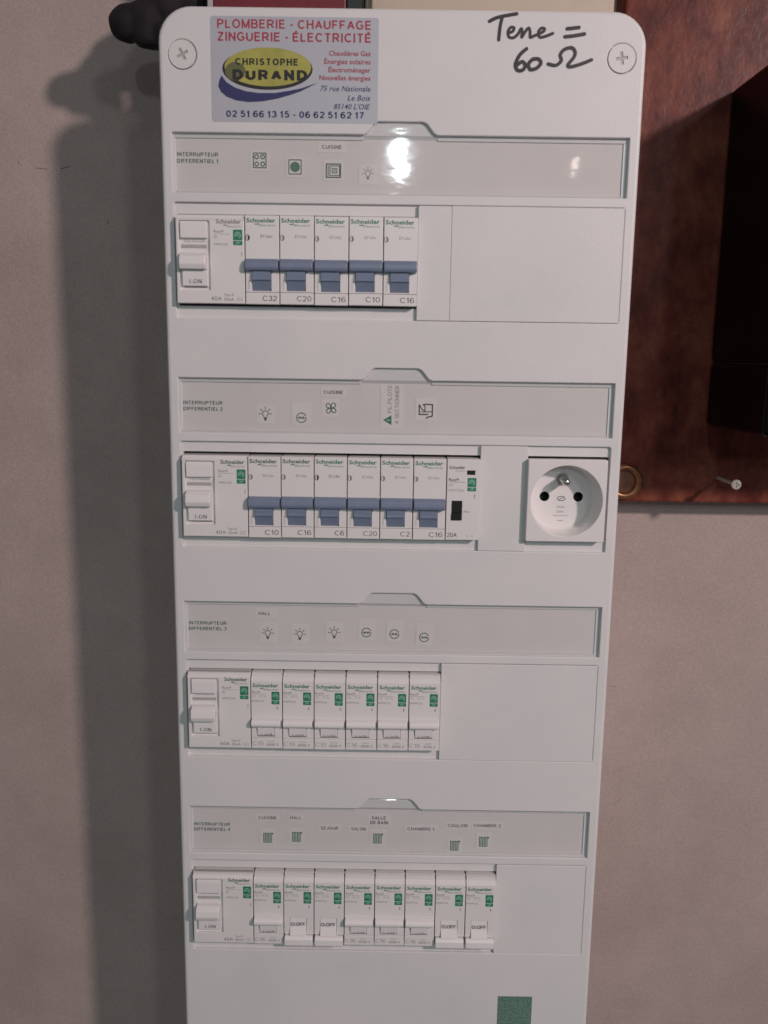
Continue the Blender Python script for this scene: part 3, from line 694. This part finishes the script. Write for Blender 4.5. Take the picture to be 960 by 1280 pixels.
# white breakers
w0 = None; f0 = None
wl3 = ["under the HALL word label, beside the wide switch", "under the middle one of the three bulb pictures", "under the rightmost of the three bulb pictures", "under the leftmost of the three outlet pictures", "under the middle one of the three outlet pictures", "last of the third row, beside the wide blank plate"]
wl4 = ["first after the wide switch in the bottom row, toggle up", "marked O.OFF, second after the wide switch in bottom row", "marked O.OFF, third after the wide switch in bottom row", "left of three between the two O.OFF pairs in bottom row", "middle of three between the two O.OFF pairs in bottom row",
       "right of three between the two O.OFF pairs in bottom row", "marked O.OFF, next to last in the bottom row", "marked O.OFF, last of bottom row beside blank plate"]
P10, P16 = m_white_print("C10"), m_white_print("C16"); POFF = m_white_print("", True)
for k, n in ((2, 6), (3, 8)):
    for i in range(n):
        off = k == 3 and i in (1, 2, 6, 7)
        lab = "narrow white breaker " + (wl3[i] if k == 2 else wl4[i])
        u = -80.2 + 18.05 * i; v = tops[k] - random.uniform(0, .3)
        if off:
            if f0 is None:
                f0 = thing("circuit_breaker", lab, "circuit breaker", (u, v, 0), "narrow breakers switched off")
                link("body", OB, f0); link("toggle", OT, f0); link("lettering", POFF, f0)
            else: place(f0, u, v, lab)
        else:
            if w0 is None:
                w0 = thing("circuit_breaker", lab, "circuit breaker", (u, v, 0), "narrow breakers with white toggles")
                link("body", WB, w0); link("toggle", WT, w0); link("lettering", P10, w0)
            else: swap(place(w0, u, v, lab), "lettering", P10 if (k == 2 and i < 3) else P16)
# contactor
ct = thing("contactor", "narrow white module with a small black slide switch, marked 20A, left of the blank plate", "contactor", (28.15, tops[1], 0))
b = MB(); gapbox(b, 18.4)
b.plate(rect(.22, 18.18, H, -.2), [rect(3.0, 8.8, -34.0, -23.2), rect(11.0, 15.4, -8.8, -6.4)], F - 2.3, F, .25, MW, 2); b.build("body", ct)
b = MB(); b.rbox(3.1, 8.7, -30.0, -23.3, F - 2.1, F - .2, BLACK, .2, 1); b.rbox(3.1, 8.7, -33.9, -30.1, F - 2.1, F + .8, BLACK, .3, 2); b.build("slide_switch", ct)
b = MB(); b.rbox(11.1, 15.3, -8.7, -6.5, F - 2.1, F - .5, BLACK, .2, 1); b.build("indicator_window", ct)
b = MB(); b.text(LOGO, 1.2, -5.6, 1.7, F, INKD, width=8.6, bold=.02); b.text("Electric", 9.8, -7.0, .9, F, INKG, width=5, align='r')
b.text("Resi9", 1.2, -12.2, 1.5, F, INKD, width=5.4, bold=.015); b.stroke([(1.2, -12.8), (10, -12.8)], .18, F, INKD); b.text("CT", 1.2, -15.2, 1.4, F, INKG); b.text("R9PCTS20", 1.2, -18.0, 1.3, F, INKG, width=8.2)
badge(b, 11.4, -10.4, 4.8, 7.4); b.text("1", 15.2, -21.6, 2.2, F, INKG, width=.5); b.text("Auto", 9.6, -29.6, 1.3, F, INKG, width=3.4)
b.caps("20A", 1.0, -43.4, 2.4, F, INKD, 5.4, .13); b.text("1 3", 12.0, -43.2, 1.0, F, INKL, width=3.2); b.build("lettering", ct)

# socket outlet
so = thing("wall_socket", "white square power socket with round recess and earth pin in the second row", "socket", (94.0, -189.0, 0))
R0 = 19.6
b = MB(); b.plate(rrect(-21.6, 21.6, -22.6, 22.9, .8, 3), [circ(0, 0, R0, 64)], -1, F, .5, MW, 3)
b.build("frame", so)
b = MB(); b.rbox(-21.4, 21.4, -22.4, 22.7, -45, -24, MW, 0); b.build("back_box", so)
b = MB(); FD = -10.5
pins = [(-9.5, 0.3), (9.5, 0.3)]
b.lathe(0, 0, [(R0, F - .9), (R0 - .15, F - 1.2), (R0 - 1.0, FD + 1.2), (R0 - 1.6, FD + .3), (R0 - 2.2, FD)], MW, 64, True)
b.plate(circ(0, 0, R0 - 2.1, 64), [circ(x, y, 2.75, 24) for x, y in pins] + [circ(0, 10.3, 2.9, 24)], FD - 3, FD + .01, .25, MW, 2)
b.build("recess", so)
for x, y in pins:
    b = MB(); b.lathe(x, y, [(2.74, FD - .3), (2.7, FD - 12), (.5, FD - 12)], BLACK, 24); b.build("pin_hole", so)
b = MB(); b.lathe(0, 10.3, [(3.6, FD + .05), (3.5, FD + .6), (3.0, FD + .7), (2.5, FD + .5), (2.4, FD + .1)], GREY, 28, True)
b.lathe(0, 10.3, [(2.35, FD - 2), (2.35, FD + 11), (2.1, FD + 12.4), (1.3, FD + 13.4), (.3, FD + 13.7)], STEEL, 24, True); b.build("earth_pin", so)
b = MB(); b.stroke(circ(0, -.8, 2.2, 20, 1.2), .55, FD + .02, INKG, True); b.stroke([(-1.2, -1.4), (1.2, -.2)], .5, FD + .02, INKG)
b.text("16A", 0, -6.2, 1.3, FD + .02, INKG, width=4.2, align='c'); b.text("250V~", 0, -8.9, 1.2, FD + .02, INKG, width=4.6, align='c'); b.stroke([(-4, -10.6), (4, -10.6)], .45, FD + .02, INKL); b.stroke([(-1.5, -13.4), (1.5, -13.4)], .5, FD + .02, INKL); b.build("lettering", so)

# ------------------------------------------------------------------ things around the board
bd = thing("wooden_board", "reddish brown varnished wooden board on the wall to the right of the fuse board", "board", (280, -202, -103))
b = MB(); b.rbox(-149.0, 260, 0, 640, 0, 24, BOARD, 1.2, 2); b.build("panel", bd)

bx = thing("meter_box", "tall glossy black box mounted on the reddish brown wooden board", "meter box", (300, -152, -79))
b = MB(); b.rbox(-103.5, 110, 38.7, 198, 0, 88, GLB, 3.0, 4); b.build("upper_cover", bx)
b = MB(); b.rbox(-103.5, 110, 0, 38.4, 0, 88.0, GLB, 3.0, 4); b.build("terminal_cover", bx)
b = MB(); b.rbox(-101.5, 108, 2, 190, .2, 84, BLACK, 0); b.build("base", bx)

b = MB()
maj, mi_ = 9.2, 2.3; vs = []; fs = []; n1, n2 = 40, 12
for i in range(n1):
    for j in range(n2):
        A, Bq = 2 * math.pi * i / n1, 2 * math.pi * j / n2
        r = maj + mi_ * math.cos(Bq); vs.append((r * math.cos(A), r * math.sin(A), 2.2 + mi_ * math.sin(Bq)))
for i in range(n1):
    for j in range(n2): fs.append((i * n2 + j, ((i + 1) % n1) * n2 + j, ((i + 1) % n1) * n2 + (j + 1) % n2, i * n2 + (j + 1) % n2))
rg = thing("brass_ring", "round brass ring on the wooden board, half hidden behind the fuse board's right edge", "ring", (147.0, -188.8, -79))
b.add(vs, fs, BRASS, True); b.build("rim", rg)
b = MB(); b.lathe(0, 0, [(8.2, 0.05), (8.2, 1.2), (.4, 1.5)], OCHRE, 36); b.build("core", rg)

scw = thing("screw", "pale metal screw sticking out of the lower part of the wooden board", "screw", (207.2, -185.8, -79))
b = MB(); b.lathe(0, 0, [(1.15, -3), (1.15, 29)], ZINC, 16, True)
b.build("shank", scw)
b = MB(); b.lathe(0, 0, [(1.1, 27.5), (3.0, 29.6), (3.1, 30.2), (2.6, 30.7)], ZINC, 24)
b.plate(circ(0, 0, 2.62, 24), [[(x * .75, y * .75) for x, y in [(.5, -2.2), (.5, -.5), (2.2, -.5), (2.2, .5), (.5, .5), (.5, 2.2), (-.5, 2.2), (-.5, .5), (-2.2, .5), (-2.2, -.5), (-.5, -.5), (-.5, -2.2)]]], 29.2, 30.7, 0, ZINC)
b.flat(circ(0, 0, 2.4, 16), 29.9, GREY); b.build("head", scw)

tr = thing("cable_trunking", "beige plastic cable trunking on the wall above the fuse board", "trunking", (49, 60.4, -103))
b = MB(); b.rbox(-69.5, 69.0, 0, 300, 0.0, 52, BEIGE, 1.0, 2); b.build("channel", tr)
b = MB(); b.rbox(-66.0, 65.0, 0.6, 300, 52.1, 57.5, BEIGE, 1.2, 2); b.build("lid", tr)

rb = thing("red_box", "dark red box standing on top of the fuse board behind its advert sticker", "box", (-60, 60.4, -50))
b = MB(); b.rbox(-41, 30, 0.0, 70, -30, 20, REDB, .8, 2); b.build("case", rb)
b = MB(); b.rbox(-44, -41.1, 0.0, 70, -30, 21, GREY, .4, 1); b.build("side_strip", rb)
b = MB(); b.rbox(30.2, 39.0, 0.0, 70, -30, 18, BLACK, .6, 1); b.build("spine", rb)

# dark cloth bundle: lumps merged into one skin
def bundle():
    bm = bmesh.new()
    for (u, v, d), r in (((-149.5, 65.5, -42), (11, 9.8, 10)), ((-140, 67, -42), (12, 11, 11)), ((-138.5, 58.5, -40), (9.5, 6.5, 8)), ((-128, 58.5, -40), (10, 8.5, 9)), ((-130, 74, -46), (14, 13, 13)), ((-118, 76, -50), (18, 13, 14)), ((-121, 84, -48), (18, 12, 12))):
        m = Matrix.Translation((u / 1000, -d / 1000, v / 1000)) @ Matrix.Diagonal((r[0] / 1000, r[2] / 1000, r[1] / 1000, 1))
        bmesh.ops.create_icosphere(bm, subdivisions=4, radius=1, matrix=m)
    me = bpy.data.meshes.new("bundle"); bm.to_mesh(me); bm.free()
    o = bpy.data.objects.new("bundle_tmp", me); col.objects.link(o)
    mo = o.modifiers.new("r", 'REMESH'); mo.mode = 'VOXEL'; mo.voxel_size = .0011
    ms = o.modifiers.new("s", 'SMOOTH'); ms.iterations = 6
    dg = bpy.context.evaluated_depsgraph_get(); m2 = bpy.data.meshes.new_from_object(o.evaluated_get(dg)); bpy.data.objects.remove(o)
    from mathutils import noise
    for v in m2.vertices: v.co += v.normal * .0009 * noise.noise(v.co * 160)
    m2.materials.clear(); m2.materials.append(CLOTH)
    for p in m2.polygons: p.use_smooth = True
    r = bpy.data.objects.new("cloth_bundle", m2); col.objects.link(r); r.location = (0, 0, ZB)
    return tag(r, "black lumpy cloth bundle wedged behind the top left corner of the fuse board", "cloth bundle")
bundle()
